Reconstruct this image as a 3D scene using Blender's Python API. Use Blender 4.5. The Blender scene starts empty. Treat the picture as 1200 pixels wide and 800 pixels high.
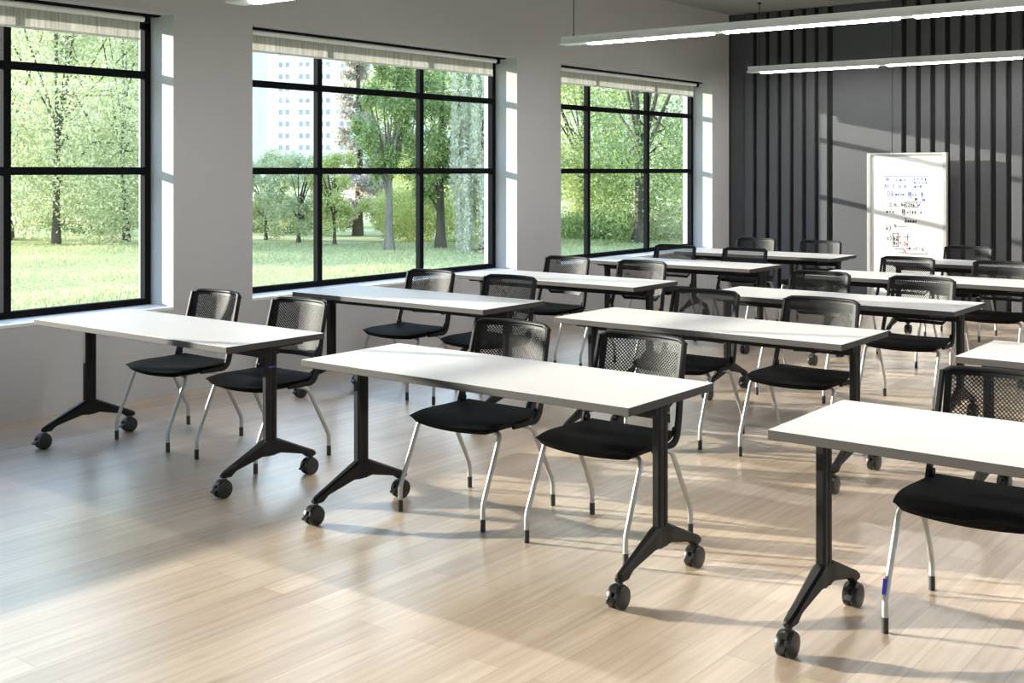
import bpy, bmesh, math, random
import numpy as np
from mathutils import Vector, Matrix

# ------------------------------------------------------------------ camera
sc = bpy.context.scene
COL = sc.collection
CAM = Vector((6.993, 0.0, 1.590))
YAW = 38.012
cam_d = bpy.data.cameras.new('camera')
cam = bpy.data.objects.new('camera', cam_d)
COL.objects.link(cam)
cam_d.sensor_fit = 'HORIZONTAL'
cam_d.sensor_width = 36.0
cam_d.lens = 1357.7 / 1200 * 36.0
cam_d.shift_y = -(400 - 200.3) / 1200
cam_d.clip_start = 0.05
cam_d.clip_end = 1500
cam.location = CAM
cam.rotation_euler = (math.radians(90), 0, math.radians(YAW))
sc.camera = cam

# ------------------------------------------------------------------ light and exposure
SUN_AZ = 20.0        # the way the sunlight travels, degrees from +x towards +y
SUN_EL = 11.0
SUN_STRENGTH = 9.0
SKY_STRENGTH = 2.8
LAMP_STRENGTH = 32.0
sc.view_settings.view_transform = 'Standard'
sc.view_settings.look = 'None'
sc.view_settings.exposure = 0.76
sc.view_settings.gamma = 1.0
sc.view_settings.use_curve_mapping = False
sc.cycles.max_bounces = 10
sc.cycles.diffuse_bounces = 6
sc.cycles.glossy_bounces = 4
sc.cycles.transparent_max_bounces = 24
sc.cycles.sample_clamp_indirect = 6.0
sc.cycles.caustics_reflective = False
sc.cycles.caustics_refractive = False

sun_d = bpy.data.lights.new('sun', 'SUN')
sun = bpy.data.objects.new('sun', sun_d)
COL.objects.link(sun)
sun_d.energy = SUN_STRENGTH
sun_d.angle = math.radians(0.7)
sun_d.color = (1.0, 0.91, 0.79)
_d = Vector((math.cos(math.radians(SUN_AZ)) * math.cos(math.radians(SUN_EL)),
             math.sin(math.radians(SUN_AZ)) * math.cos(math.radians(SUN_EL)),
             -math.sin(math.radians(SUN_EL))))
sun.rotation_euler = _d.to_track_quat('-Z', 'Y').to_euler()
sun.location = (-20, -10, 12)

world = bpy.data.worlds.new('sky')
sc.world = world
world.use_nodes = True
wn, wl = world.node_tree.nodes, world.node_tree.links
wn.clear()
w_out = wn.new('ShaderNodeOutputWorld')
w_bg = wn.new('ShaderNodeBackground')
w_tc = wn.new('ShaderNodeTexCoord')
w_sep = wn.new('ShaderNodeSeparateXYZ')
w_rmp = wn.new('ShaderNodeValToRGB')
wl.new(w_tc.outputs['Generated'], w_sep.inputs[0])
wl.new(w_sep.outputs['Z'], w_rmp.inputs[0])
e = w_rmp.color_ramp.elements
e[0].position = 0.0
e[0].color = (0.20, 0.24, 0.255, 1)
e[1].position = 0.75
e[1].color = (0.30, 0.47, 0.80, 1)
k = e.new(0.12)
k.color = (0.20, 0.25, 0.28, 1)
k = e.new(0.22)
k.color = (0.60, 0.72, 0.82, 1)
wl.new(w_rmp.outputs[0], w_bg.inputs[0])
w_bg.inputs[1].default_value = SKY_STRENGTH
wl.new(w_bg.outputs[0], w_out.inputs[0])


# ------------------------------------------------------------------ materials
def mat(name, color, rough=0.5, metal=0.0, spec=0.5):
    m = bpy.data.materials.new(name)
    m.use_nodes = True
    b = m.node_tree.nodes['Principled BSDF']
    b.inputs['Base Color'].default_value = (*color, 1)
    b.inputs['Roughness'].default_value = rough
    b.inputs['Metallic'].default_value = metal
    b.inputs['Specular IOR Level'].default_value = spec
    return m


def noisy(m, scale, amount, bump=0.0, stretch=(1, 1, 1), detail=4):
    """break a flat colour up a little with object-space noise, and add a fine bump"""
    nt = m.node_tree
    b = nt.nodes['Principled BSDF']
    base = tuple(b.inputs['Base Color'].default_value)
    tc = nt.nodes.new('ShaderNodeTexCoord')
    mp = nt.nodes.new('ShaderNodeMapping')
    mp.inputs['Scale'].default_value = stretch
    nz = nt.nodes.new('ShaderNodeTexNoise')
    nz.inputs['Scale'].default_value = scale
    nz.inputs['Detail'].default_value = detail
    nt.links.new(tc.outputs['Object'], mp.inputs[0])
    nt.links.new(mp.outputs[0], nz.inputs['Vector'])
    rp = nt.nodes.new('ShaderNodeValToRGB')
    rp.color_ramp.elements[0].position = 0.3
    rp.color_ramp.elements[1].position = 0.7
    rp.color_ramp.elements[0].color = (*[c * (1 - amount) for c in base[:3]], 1)
    rp.color_ramp.elements[1].color = (*[min(1, c * (1 + amount)) for c in base[:3]], 1)
    nt.links.new(nz.outputs['Fac'], rp.inputs[0])
    nt.links.new(rp.outputs[0], b.inputs['Base Color'])
    if bump:
        bp = nt.nodes.new('ShaderNodeBump')
        bp.inputs['Strength'].default_value = bump
        bp.inputs['Distance'].default_value = 0.004
        nt.links.new(nz.outputs['Fac'], bp.inputs['Height'])
        nt.links.new(bp.outputs[0], b.inputs['Normal'])
    return m


M = {}
M['wall'] = noisy(mat('wall_paint', (0.485, 0.487, 0.505), 0.75, 0, 0.25), 60, 0.015, 0.05)
M['ceiling'] = noisy(mat('ceiling_paint', (0.36, 0.36, 0.36), 0.85, 0, 0.2), 40, 0.02)
M['slat'] = noisy(mat('charcoal_panel', (0.074, 0.077, 0.086), 0.55, 0, 0.4), 90, 0.12, 0.1)
M['groove'] = noisy(mat('charcoal_groove', (0.008, 0.008, 0.009), 0.7), 60, 0.1)
M['window_metal'] = noisy(mat('dark_window_metal', (0.008, 0.009, 0.011), 0.8, 0, 0.05), 50, 0.1)
M['sill'] = noisy(mat('sill_white', (0.80, 0.80, 0.80), 0.35), 40, 0.02)
M['top_white'] = noisy(mat('white_laminate', (0.56, 0.56, 0.57), 0.42), 120, 0.012)
M['edge_grey'] = noisy(mat('grey_edge_band', (0.050, 0.048, 0.047), 0.55, 0, 0.3), 150, 0.06)
M['table_metal'] = noisy(mat('dark_table_metal', (0.007, 0.0065, 0.0065), 0.42, 0.0, 0.25), 120, 0.08)
M['caster_black'] = noisy(mat('caster_black', (0.012, 0.011, 0.011), 0.33), 100, 0.1)
M['tyre'] = noisy(mat('tyre_black', (0.012, 0.012, 0.012), 0.6), 100, 0.1)
M['chrome'] = noisy(mat('chrome', (0.75, 0.76, 0.78), 0.16, 1.0), 80, 0.02)
M['silver'] = noisy(mat('silver_leg', (0.44, 0.437, 0.43), 0.46, 0.65), 150, 0.03)
M['shell'] = noisy(mat('black_shell', (0.006, 0.007, 0.008), 0.52, 0, 0.2), 120, 0.08)
M['mesh'] = noisy(mat('black_mesh_plastic', (0.009, 0.010, 0.010), 0.5, 0, 0.22), 120, 0.08)
M['seat'] = noisy(mat('black_seat', (0.0015, 0.0017, 0.002), 0.7, 0, 0.04), 300, 0.2)
M['glide'] = noisy(mat('black_glide', (0.02, 0.02, 0.021), 0.55), 100, 0.1)
M['blue'] = noisy(mat('blue_sticker', (0.05, 0.06, 0.75), 0.4), 80, 0.05)
M['lamp_white'] = noisy(mat('lamp_aluminium', (0.76, 0.77, 0.81), 0.4, 0.1), 80, 0.03)
M['cable'] = noisy(mat('black_cable', (0.01, 0.01, 0.01), 0.5), 100, 0.1)
M['tube'] = noisy(mat('blind_tube', (0.80, 0.80, 0.79), 0.4), 60, 0.02)
M['board_frame'] = noisy(mat('board_aluminium', (0.42, 0.42, 0.42), 0.35, 0.3), 80, 0.03)
M['board'] = noisy(mat('whiteboard_enamel', (0.62, 0.62, 0.63), 0.18), 40, 0.01)
M['ink_blue'] = noisy(mat('marker_blue', (0.14, 0.22, 0.62), 0.5), 90, 0.1)
M['ink_black'] = noisy(mat('marker_black', (0.05, 0.05, 0.06), 0.5), 90, 0.1)
M['ink_red'] = noisy(mat('marker_red', (0.80, 0.10, 0.07), 0.5), 90, 0.1)
M['bark'] = noisy(mat('bark', (0.10, 0.085, 0.065), 0.9), 6, 0.4, 0.6, (1, 1, .2))
M['bark_pale'] = noisy(mat('bark_pale', (0.24, 0.21, 0.17), 0.9), 6, 0.3, 0.6, (1, 1, .2))
M['render_white'] = noisy(mat('white_render', (0.84, 0.85, 0.86), 0.8), 0.4, 0.03)
M['far_glass'] = noisy(mat('far_window_glass', (0.36, 0.36, 0.40), 0.5), 0.6, 0.15)

# lamp diffuser: it gives off the light
m = bpy.data.materials.new('lamp_diffuser')
m.use_nodes = True
b = m.node_tree.nodes['Principled BSDF']
b.inputs['Base Color'].default_value = (0.9, 0.9, 0.9, 1)
b.inputs['Emission Color'].default_value = (1.0, 0.97, 0.93, 1)
b.inputs['Emission Strength'].default_value = LAMP_STRENGTH
M['diffuser'] = m

# thin clear glass: transparent with a Fresnel reflection
m = bpy.data.materials.new('window_glass')
m.use_nodes = True
nt = m.node_tree
nt.nodes.clear()
o = nt.nodes.new('ShaderNodeOutputMaterial')
mx = nt.nodes.new('ShaderNodeMixShader')
tr = nt.nodes.new('ShaderNodeBsdfTransparent')
tr.inputs[0].default_value = (0.96, 0.985, 0.975, 1)
gl = nt.nodes.new('ShaderNodeBsdfGlossy')
gl.inputs['Roughness'].default_value = 0.0
fr = nt.nodes.new('ShaderNodeLayerWeight')
pw = nt.nodes.new('ShaderNodeMath')
pw.operation = 'POWER'
pw.inputs[1].default_value = 5.0
ma = nt.nodes.new('ShaderNodeMath')
ma.operation = 'MULTIPLY_ADD'
ma.inputs[1].default_value = 0.25
ma.inputs[2].default_value = 0.005
nt.links.new(fr.outputs['Facing'], pw.inputs[0])
nt.links.new(pw.outputs[0], ma.inputs[0])
nt.links.new(ma.outputs[0], mx.inputs[0])
nt.links.new(tr.outputs[0], mx.inputs[1])
nt.links.new(gl.outputs[0], mx.inputs[2])
nt.links.new(mx.outputs[0], o.inputs[0])
M['glass'] = m

# roller blind: woven sheer, part translucent, part open
m = bpy.data.materials.new('blind_weave')
m.use_nodes = True
nt = m.node_tree
nt.nodes.clear()
o = nt.nodes.new('ShaderNodeOutputMaterial')
df = nt.nodes.new('ShaderNodeBsdfDiffuse')
tl = nt.nodes.new('ShaderNodeBsdfTranslucent')
tp = nt.nodes.new('ShaderNodeBsdfTransparent')
m1 = nt.nodes.new('ShaderNodeMixShader')
m2 = nt.nodes.new('ShaderNodeMixShader')
tc = nt.nodes.new('ShaderNodeTexCoord')
mp = nt.nodes.new('ShaderNodeMapping')
mp.inputs['Scale'].default_value = (1, 60, 3)
nz = nt.nodes.new('ShaderNodeTexNoise')
nz.inputs['Scale'].default_value = 1.0
nz.inputs['Detail'].default_value = 3
rp = nt.nodes.new('ShaderNodeValToRGB')
rp.color_ramp.elements[0].color = (0.42, 0.42, 0.40, 1)
rp.color_ramp.elements[1].color = (0.74, 0.73, 0.70, 1)
rp.color_ramp.elements[0].position = 0.3
rp.color_ramp.elements[1].position = 0.75
nt.links.new(tc.outputs['Object'], mp.inputs[0])
nt.links.new(mp.outputs[0], nz.inputs['Vector'])
nt.links.new(nz.outputs['Fac'], rp.inputs[0])
nt.links.new(rp.outputs[0], df.inputs[0])
nt.links.new(rp.outputs[0], tl.inputs[0])
m1.inputs[0].default_value = 0.45
m2.inputs[0].default_value = 0.10
nt.links.new(df.outputs[0], m1.inputs[1])
nt.links.new(tl.outputs[0], m1.inputs[2])
nt.links.new(m1.outputs[0], m2.inputs[1])
nt.links.new(tp.outputs[0], m2.inputs[2])
nt.links.new(m2.outputs[0], o.inputs[0])
M['blind'] = m

# oak plank floor, boards running along y
m = bpy.data.materials.new('oak_planks')
m.use_nodes = True
nt = m.node_tree
b = nt.nodes['Principled BSDF']
tc = nt.nodes.new('ShaderNodeTexCoord')
mp = nt.nodes.new('ShaderNodeMapping')
mp.inputs['Rotation'].default_value = (0, 0, math.radians(90))
br = nt.nodes.new('ShaderNodeTexBrick')
br.offset = 0.37
br.inputs['Scale'].default_value = 1.0
br.inputs['Brick Width'].default_value = 1.45
br.inputs['Row Height'].default_value = 0.13
br.inputs['Mortar Size'].default_value = 0.0012
br.inputs['Mortar Smooth'].default_value = 0.3
br.inputs['Color1'].default_value = (0.50, 0.385, 0.285, 1)
br.inputs['Color2'].default_value = (0.66, 0.535, 0.41, 1)
br.inputs['Mortar'].default_value = (0.30, 0.22, 0.155, 1)
br.inputs['Bias'].default_value = 0.0
nt.links.new(tc.outputs['Object'], mp.inputs[0])
nt.links.new(mp.outputs[0], br.inputs['Vector'])
mp2 = nt.nodes.new('ShaderNodeMapping')
mp2.inputs['Scale'].default_value = (34, 1.3, 1)
nz = nt.nodes.new('ShaderNodeTexNoise')
nz.inputs['Scale'].default_value = 1.0
nz.inputs['Detail'].default_value = 6
nz.inputs['Distortion'].default_value = 0.6
nt.links.new(tc.outputs['Object'], mp2.inputs[0])
nt.links.new(mp2.outputs[0], nz.inputs['Vector'])
rp = nt.nodes.new('ShaderNodeValToRGB')
rp.color_ramp.elements[0].position = 0.32
rp.color_ramp.elements[0].color = (0.80, 0.77, 0.74, 1)
rp.color_ramp.elements[1].position = 0.62
rp.color_ramp.elements[1].color = (1.05, 1.05, 1.05, 1)
nt.links.new(nz.outputs['Fac'], rp.inputs[0])
mp3 = nt.nodes.new('ShaderNodeMapping')
mp3.inputs['Scale'].default_value = (9, 2.5, 1)
nk = nt.nodes.new('ShaderNodeTexNoise')
nk.inputs['Scale'].default_value = 1.0
nk.inputs['Detail'].default_value = 3
nt.links.new(tc.outputs['Object'], mp3.inputs[0])
nt.links.new(mp3.outputs[0], nk.inputs['Vector'])
rk = nt.nodes.new('ShaderNodeValToRGB')
rk.color_ramp.elements[0].position = 0.22
rk.color_ramp.elements[0].color = (0.72, 0.68, 0.64, 1)
rk.color_ramp.elements[1].position = 0.36
rk.color_ramp.elements[1].color = (1, 1, 1, 1)
nt.links.new(nk.outputs['Fac'], rk.inputs[0])
mu = nt.nodes.new('ShaderNodeMix')
mu.data_type = 'RGBA'
mu.blend_type = 'MULTIPLY'
mu.inputs[0].default_value = 1.0
nt.links.new(br.outputs['Color'], mu.inputs[6])
nt.links.new(rp.outputs[0], mu.inputs[7])
mu2 = nt.nodes.new('ShaderNodeMix')
mu2.data_type = 'RGBA'
mu2.blend_type = 'MULTIPLY'
mu2.inputs[0].default_value = 1.0
nt.links.new(mu.outputs[2], mu2.inputs[6])
nt.links.new(rk.outputs[0], mu2.inputs[7])
nt.links.new(mu2.outputs[2], b.inputs['Base Color'])
b.inputs['Roughness'].default_value = 0.33
b.inputs['Specular IOR Level'].default_value = 0.8
b.inputs['Coat Weight'].default_value = 0.8
b.inputs['Coat Roughness'].default_value = 0.30
b.inputs['Coat IOR'].default_value = 1.75
bp = nt.nodes.new('ShaderNodeBump')
bp.inputs['Strength'].default_value = 0.12
bp.inputs['Distance'].default_value = 0.002
nt.links.new(nz.outputs['Fac'], bp.inputs['Height'])
nt.links.new(bp.outputs[0], b.inputs['Normal'])
M['floor'] = m


def leaf_mat(name, c1, c2, trans=0.45):
    m = bpy.data.materials.new(name)
    m.use_nodes = True
    nt = m.node_tree
    nt.nodes.clear()
    o = nt.nodes.new('ShaderNodeOutputMaterial')
    df = nt.nodes.new('ShaderNodeBsdfDiffuse')
    tl = nt.nodes.new('ShaderNodeBsdfTranslucent')
    mx = nt.nodes.new('ShaderNodeMixShader')
    mx.inputs[0].default_value = trans
    ge = nt.nodes.new('ShaderNodeNewGeometry')
    rp = nt.nodes.new('ShaderNodeValToRGB')
    rp.color_ramp.elements[0].color = (*c1, 1)
    rp.color_ramp.elements[1].color = (*c2, 1)
    nt.links.new(ge.outputs['Random Per Island'], rp.inputs[0])
    nt.links.new(rp.outputs[0], df.inputs[0])
    nt.links.new(rp.outputs[0], tl.inputs[0])
    nt.links.new(df.outputs[0], mx.inputs[1])
    nt.links.new(tl.outputs[0], mx.inputs[2])
    nt.links.new(mx.outputs[0], o.inputs[0])
    return m


M['leaf_pale'] = leaf_mat('leaf_pale', (0.44, 0.48, 0.28), (0.80, 0.82, 0.58))
M['leaf_green'] = leaf_mat('leaf_green', (0.20, 0.28, 0.11), (0.56, 0.64, 0.30))
M['leaf_yellow'] = leaf_mat('leaf_yellow', (0.46, 0.50, 0.18), (0.80, 0.82, 0.42))
M['leaf_brown'] = leaf_mat('leaf_brown', (0.44, 0.40, 0.36), (0.74, 0.68, 0.62), 0.35)
M['leaf_willow'] = leaf_mat('leaf_willow', (0.62, 0.63, 0.48), (0.86, 0.85, 0.74))
M['leaf_dark'] = leaf_mat('leaf_dark', (0.12, 0.17, 0.07), (0.32, 0.38, 0.18), 0.35)
M['grass'] = leaf_mat('grass_blade', (0.36, 0.40, 0.18), (0.70, 0.70, 0.44), 0.4)
M['lawn'] = noisy(mat('lawn_soil', (0.42, 0.43, 0.22), 0.95, 0, 0.1), 0.5, 0.35, 0.0, (1, 1, 1), 8)


# ------------------------------------------------------------------ mesh helpers
def new_obj(name, bm, material, parent=None, smooth=False):
    me = bpy.data.meshes.new(name)
    bm.normal_update()
    bm.to_mesh(me)
    bm.free()
    mats = material if isinstance(material, (list, tuple)) else [material]
    for mm in mats:
        me.materials.append(mm)
    if smooth:
        me.polygons.foreach_set('use_smooth', [True] * len(me.polygons))
        me.set_sharp_from_angle(angle=math.radians(38))
    ob = bpy.data.objects.new(name, me)
    COL.objects.link(ob)
    if parent is not None:
        ob.parent = parent
    return ob


def arrays_obj(name, verts, quads, material, parent=None):
    me = bpy.data.meshes.new(name)
    n, q = len(verts), len(quads)
    me.vertices.add(n)
    me.vertices.foreach_set('co', np.asarray(verts, dtype=np.float32).ravel())
    me.loops.add(q * 4)
    me.loops.foreach_set('vertex_index', np.asarray(quads, dtype=np.int32).ravel())
    me.polygons.add(q)
    me.polygons.foreach_set('loop_start', np.arange(0, q * 4, 4, dtype=np.int32))
    me.polygons.foreach_set('loop_total', np.full(q, 4, dtype=np.int32))
    me.update()
    me.validate()
    me.materials.append(material)
    ob = bpy.data.objects.new(name, me)
    COL.objects.link(ob)
    if parent is not None:
        ob.parent = parent
    return ob


def box(bm, x0, x1, y0, y1, z0, z1, bevel=0.0, mi=0):
    vs = [bm.verts.new((x, y, z)) for z in (z0, z1) for y in (y0, y1) for x in (x0, x1)]
    F = [(0, 2, 3, 1), (4, 5, 7, 6), (0, 1, 5, 4), (2, 6, 7, 3), (0, 4, 6, 2), (1, 3, 7, 5)]
    fs = [bm.faces.new([vs[i] for i in f]) for f in F]
    for f in fs:
        f.material_index = mi
    if bevel:
        es = list({e for f in fs for e in f.edges})
        bmesh.ops.bevel(bm, geom=es, offset=bevel, segments=2, affect='EDGES', profile=0.5)
    return fs


def fillet(pts, r, n=6):
    pts = [Vector(p) for p in pts]
    out = [pts[0]]
    for i in range(1, len(pts) - 1):
        a, b, c = pts[i - 1], pts[i], pts[i + 1]
        ra = min(r, (a - b).length * 0.48)
        rb = min(r, (c - b).length * 0.48)
        p, q = b + (a - b).normalized() * ra, b + (c - b).normalized() * rb
        for k in range(n + 1):
            t = k / n
            out.append((1 - t) ** 2 * p + 2 * t * (1 - t) * b + t * t * q)
    out.append(pts[-1])
    return out


def tube(bm, pts, rad, sides=12, cap=True):
    pts = [Vector(p) for p in pts]
    n = len(pts)
    rads = rad if isinstance(rad, (list, tuple)) else [rad] * n
    tang = []
    for i in range(n):
        tang.append((pts[min(i + 1, n - 1)] - pts[max(i - 1, 0)]).normalized())
    up = Vector((0, 0, 1)) if abs(tang[0].z) < 0.9 else Vector((1, 0, 0))
    nrm = (up - tang[0] * up.dot(tang[0])).normalized()
    rings = []
    for i in range(n):
        nrm = (nrm - tang[i] * nrm.dot(tang[i])).normalized()
        bi = tang[i].cross(nrm)
        rings.append([bm.verts.new(pts[i] + (nrm * math.cos(a) + bi * math.sin(a)) * rads[i])
                      for a in (2 * math.pi * k / sides for k in range(sides))])
    for i in range(n - 1):
        for k in range(sides):
            bm.faces.new((rings[i][k], rings[i][(k + 1) % sides], rings[i + 1][(k + 1) % sides], rings[i + 1][k]))
    if cap:
        bm.faces.new(rings[0][::-1])
        bm.faces.new(rings[-1])


def ribbon(bm, pts, wx, wn):
    """bar of rectangular section (wx along x, wn across) along a path lying near a y-z plane"""
    pts = [Vector(p) for p in pts]
    n = len(pts)
    rings = []
    for i in range(n):
        t = (pts[min(i + 1, n - 1)] - pts[max(i - 1, 0)]).normalized()
        X = Vector((1, 0, 0))
        N = t.cross(X).normalized()
        w = wn[i] if isinstance(wn, (list, tuple)) else wn
        c = 0.28
        prof = [(-1, -1 + c), (-1 + c, -1), (1 - c, -1), (1, -1 + c), (1, 1 - c), (1 - c, 1), (-1 + c, 1), (-1, 1 - c)]
        rings.append([bm.verts.new(pts[i] + X * (a * wx / 2) + N * (bb * w / 2)) for a, bb in prof])
    for i in range(n - 1):
        for k in range(8):
            bm.faces.new((rings[i][k], rings[i][(k + 1) % 8], rings[i + 1][(k + 1) % 8], rings[i + 1][k]))
    bm.faces.new(rings[0][::-1])
    bm.faces.new(rings[-1])
    bmesh.ops.recalc_face_normals(bm, faces=bm.faces[:])


def prism(bm, poly, axis, a, b):
    """extrude a 2-D polygon along an axis ('x': poly is (y,z); 'z': poly is (x,y); 'y': poly is (x,z))"""
    def P(u, v, w):
        return {'x': (w, u, v), 'y': (u, w, v), 'z': (u, v, w)}[axis]
    A = [bm.verts.new(P(u, v, a)) for u, v in poly]
    B = [bm.verts.new(P(u, v, b)) for u, v in poly]
    n = len(poly)
    fs = [bm.faces.new(A[::-1]), bm.faces.new(B)]
    for i in range(n):
        fs.append(bm.faces.new((A[i], A[(i + 1) % n], B[(i + 1) % n], B[i])))
    bmesh.ops.recalc_face_normals(bm, faces=fs)
    return fs


def lathe_x(bm, prof, cy, cz, n=28):
    """profile of (x, r) turned about an axis parallel to x through (cy, cz)"""
    rings = []
    for x, r in prof:
        if r < 1e-6:
            rings.append([bm.verts.new((x, cy, cz))])
        else:
            rings.append([bm.verts.new((x, cy + r * math.cos(2 * math.pi * k / n), cz + r * math.sin(2 * math.pi * k / n))) for k in range(n)])
    fs = []
    for A, B in zip(rings[:-1], rings[1:]):
        for k in range(n):
            a0, a1 = A[k % len(A)], A[(k + 1) % len(A)]
            b0, b1 = B[k % len(B)], B[(k + 1) % len(B)]
            vs = []
            for v in (a0, a1, b1, b0):
                if v not in vs:
                    vs.append(v)
            if len(vs) > 2:
                fs.append(bm.faces.new(vs))
    bmesh.ops.recalc_face_normals(bm, faces=fs)


def thing(name, label, cat, loc=(0, 0, 0), group=None):
    o = bpy.data.objects.new(name, None)
    o.empty_display_size = 0.1
    COL.objects.link(o)
    o.location = loc
    tag(o, label, cat, group)
    return o


def tag(o, label, cat, group=None, kind=None):
    if label:
        o['label'] = label
    if cat:
        o['category'] = cat
    if group:
        o['group'] = group
    if kind:
        o['kind'] = kind
    return o


def copy_tree(o, parent=None):
    c = o.copy()
    COL.objects.link(c)
    c.parent = parent
    for ch in list(o.children):
        copy_tree(ch, c)
    return c


def struct(o, label, cat):
    return tag(o, label, cat, None, 'structure')


# ------------------------------------------------------------------ the room
XR, Y0, YB, ZC = 10.8, -6.6, 13.49, 3.60
WT = 0.42
SILL, HEAD = 0.621, 2.708
OPEN = [(-6.33, -3.05), (-2.31, 5.025), (5.736, 9.028), (9.77, 13.04)]  # second span widened beyond view, added opening lets sun onto the front floor

bm = bmesh.new()
box(bm, -WT, XR + WT, Y0 - WT, YB + 0.25, -0.2, 0.0)
struct(new_obj('floor', bm, M['floor']), 'pale oak plank floor with blurred reflections', 'floor')

bm = bmesh.new()
box(bm, -WT, XR + WT, Y0 - WT, YB + 0.25, ZC, ZC + 0.2)
struct(new_obj('ceiling', bm, M['ceiling']), 'plain grey ceiling in the upper right corner', 'ceiling')

bm = bmesh.new()
box(bm, -WT, 0, Y0, YB, 0, SILL - 0.02)
box(bm, -WT, 0, Y0, YB, HEAD, ZC)
ys = [Y0] + [v for ab in OPEN for v in ab] + [YB]
for a, b in zip(ys[0::2], ys[1::2]):
    box(bm, -WT, 0, a, b, SILL - 0.02, HEAD)
struct(new_obj('wall_left', bm, M['wall']), 'light grey painted wall with the big windows', 'wall')

FILL_OPEN_R = [(-6.1, -2.6), (-2.0, 1.5), (2.1, 5.6), (6.2, 9.7), (10.3, 13.2)]  # openings added out of view to let fill daylight in
FILL_OPEN_F = [(0.5, 3.5), (4.0, 7.0), (7.5, 10.5)]  # unseen openings added behind the camera for extra daylight


def pierced(bm, spans, lo, hi, place):
    cuts = [lo] + [v for ab in spans for v in ab] + [hi]
    for a, b in zip(cuts[0::2], cuts[1::2]):
        place(a, b, SILL - 0.02, HEAD)
    place(lo, hi, 0, SILL - 0.02)
    place(lo, hi, HEAD, ZC)


bm = bmesh.new()
pierced(bm, FILL_OPEN_R, Y0, YB, lambda a, b, c, d: box(bm, XR, XR + WT, a, b, c, d))
struct(new_obj('wall_right', bm, M['wall']), 'light grey painted wall facing the windows', 'wall')
bm = bmesh.new()
pierced(bm, FILL_OPEN_F, -WT, XR + WT, lambda a, b, c, d: box(bm, a, b, Y0 - WT, Y0, c, d))
struct(new_obj('wall_front', bm, M['wall']), 'light grey painted wall behind the camera', 'wall')

bm = bmesh.new()
box(bm, -WT, XR + WT, YB + 0.05, YB + 0.25, 0, ZC)
wall_back = struct(new_obj('wall_back', bm, M['groove']), 'dark charcoal feature wall of vertical panels', 'wall')
strips = [(0.0, 0.215), (0.221, 0.331), (0.387, 0.505), (0.561, 0.667), (0.722, 0.832), (0.886, 0.994),
          (1.052, 1.159), (1.212, 1.321), (1.395, 2.124), (2.130, 2.233)]
x = 2.293
while x < XR:
    strips.append((x, min(x + 0.107, XR)))
    x += 0.1665
for i, (a, b_) in enumerate(strips):
    bm = bmesh.new()
    dep = 0.012 if i in (0,) else 0.05
    box(bm, a, b_, YB + 0.05 - dep, YB + 0.06, 0, ZC, 0.003)
    new_obj('wall_panel', bm, M['slat'], wall_back)


# ------------------------------------------------------------------ windows and blinds
def make_window(idx, y0, y1, label):
    w = thing('window_%d' % idx, label, 'window', (-0.27, y0, SILL))
    w['kind'] = 'structure'
    L = y1 - y0
    H = HEAD - SILL
    X0, X1 = -0.06, 0.0

    bm = bmesh.new()
    box(bm, X0, X1, 0, 0.05, 0.04, H, 0.003)
    box(bm, X0, X1, L - 0.05, L, 0.04, H, 0.003)
    box(bm, X0, X1, 0, L, 0, 0.046, 0.003)
    box(bm, X0, X1, 0, L, H - 0.09, H, 0.003)
    new_obj('window_frame', bm, M['window_metal'], w)
    mull = [(L - 2.377, L - 2.325), (L - 1.113, L - 1.061)]
    if L > 6:
        mull.insert(0, (1.36, 1.412))  # lone mullion in the unseen added stretch, spaced to keep bar shadows off
    for a, b_ in mull:
        bm = bmesh.new()
        box(bm, X0 + 0.002, X1 - 0.002, a, b_, 0.04, H - 0.085, 0.003)
        new_obj('mullion', bm, M['window_metal'], w)
    mz = [(1.563 - SILL, 1.617 - SILL), (2.259 - SILL, 2.312 - SILL)]
    for a, b_ in mz:
        bm = bmesh.new()
        box(bm, X0 + 0.004, X1 - 0.004, 0.045, L - 0.045, a, b_, 0.003)
        new_obj('glazing_bar', bm, M['window_metal'], w)
    ed = [0.05] + [v for ab in mull for v in ab] + [L - 0.05]
    cols = [(a - .01, b_ + .01) for a, b_ in zip(ed[0::2], ed[1::2])]
    rows = [(0.038, mz[0][0] + .008), (mz[0][1] - .008, mz[1][0] + .008), (mz[1][1] - .008, H - 0.08)]
    for a, b_ in cols:
        for c, d in rows:
            bm = bmesh.new()
            box(bm, -0.037, -0.029, a, b_, c, d)
            new_obj('pane', bm, M['glass'], w)
    bm = bmesh.new()
    box(bm, -0.04, 0.275, 0.001, L - 0.001, -0.02, 0.0, 0.002)
    new_obj('window_sill', bm, M['sill'], w)
    return w


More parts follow.
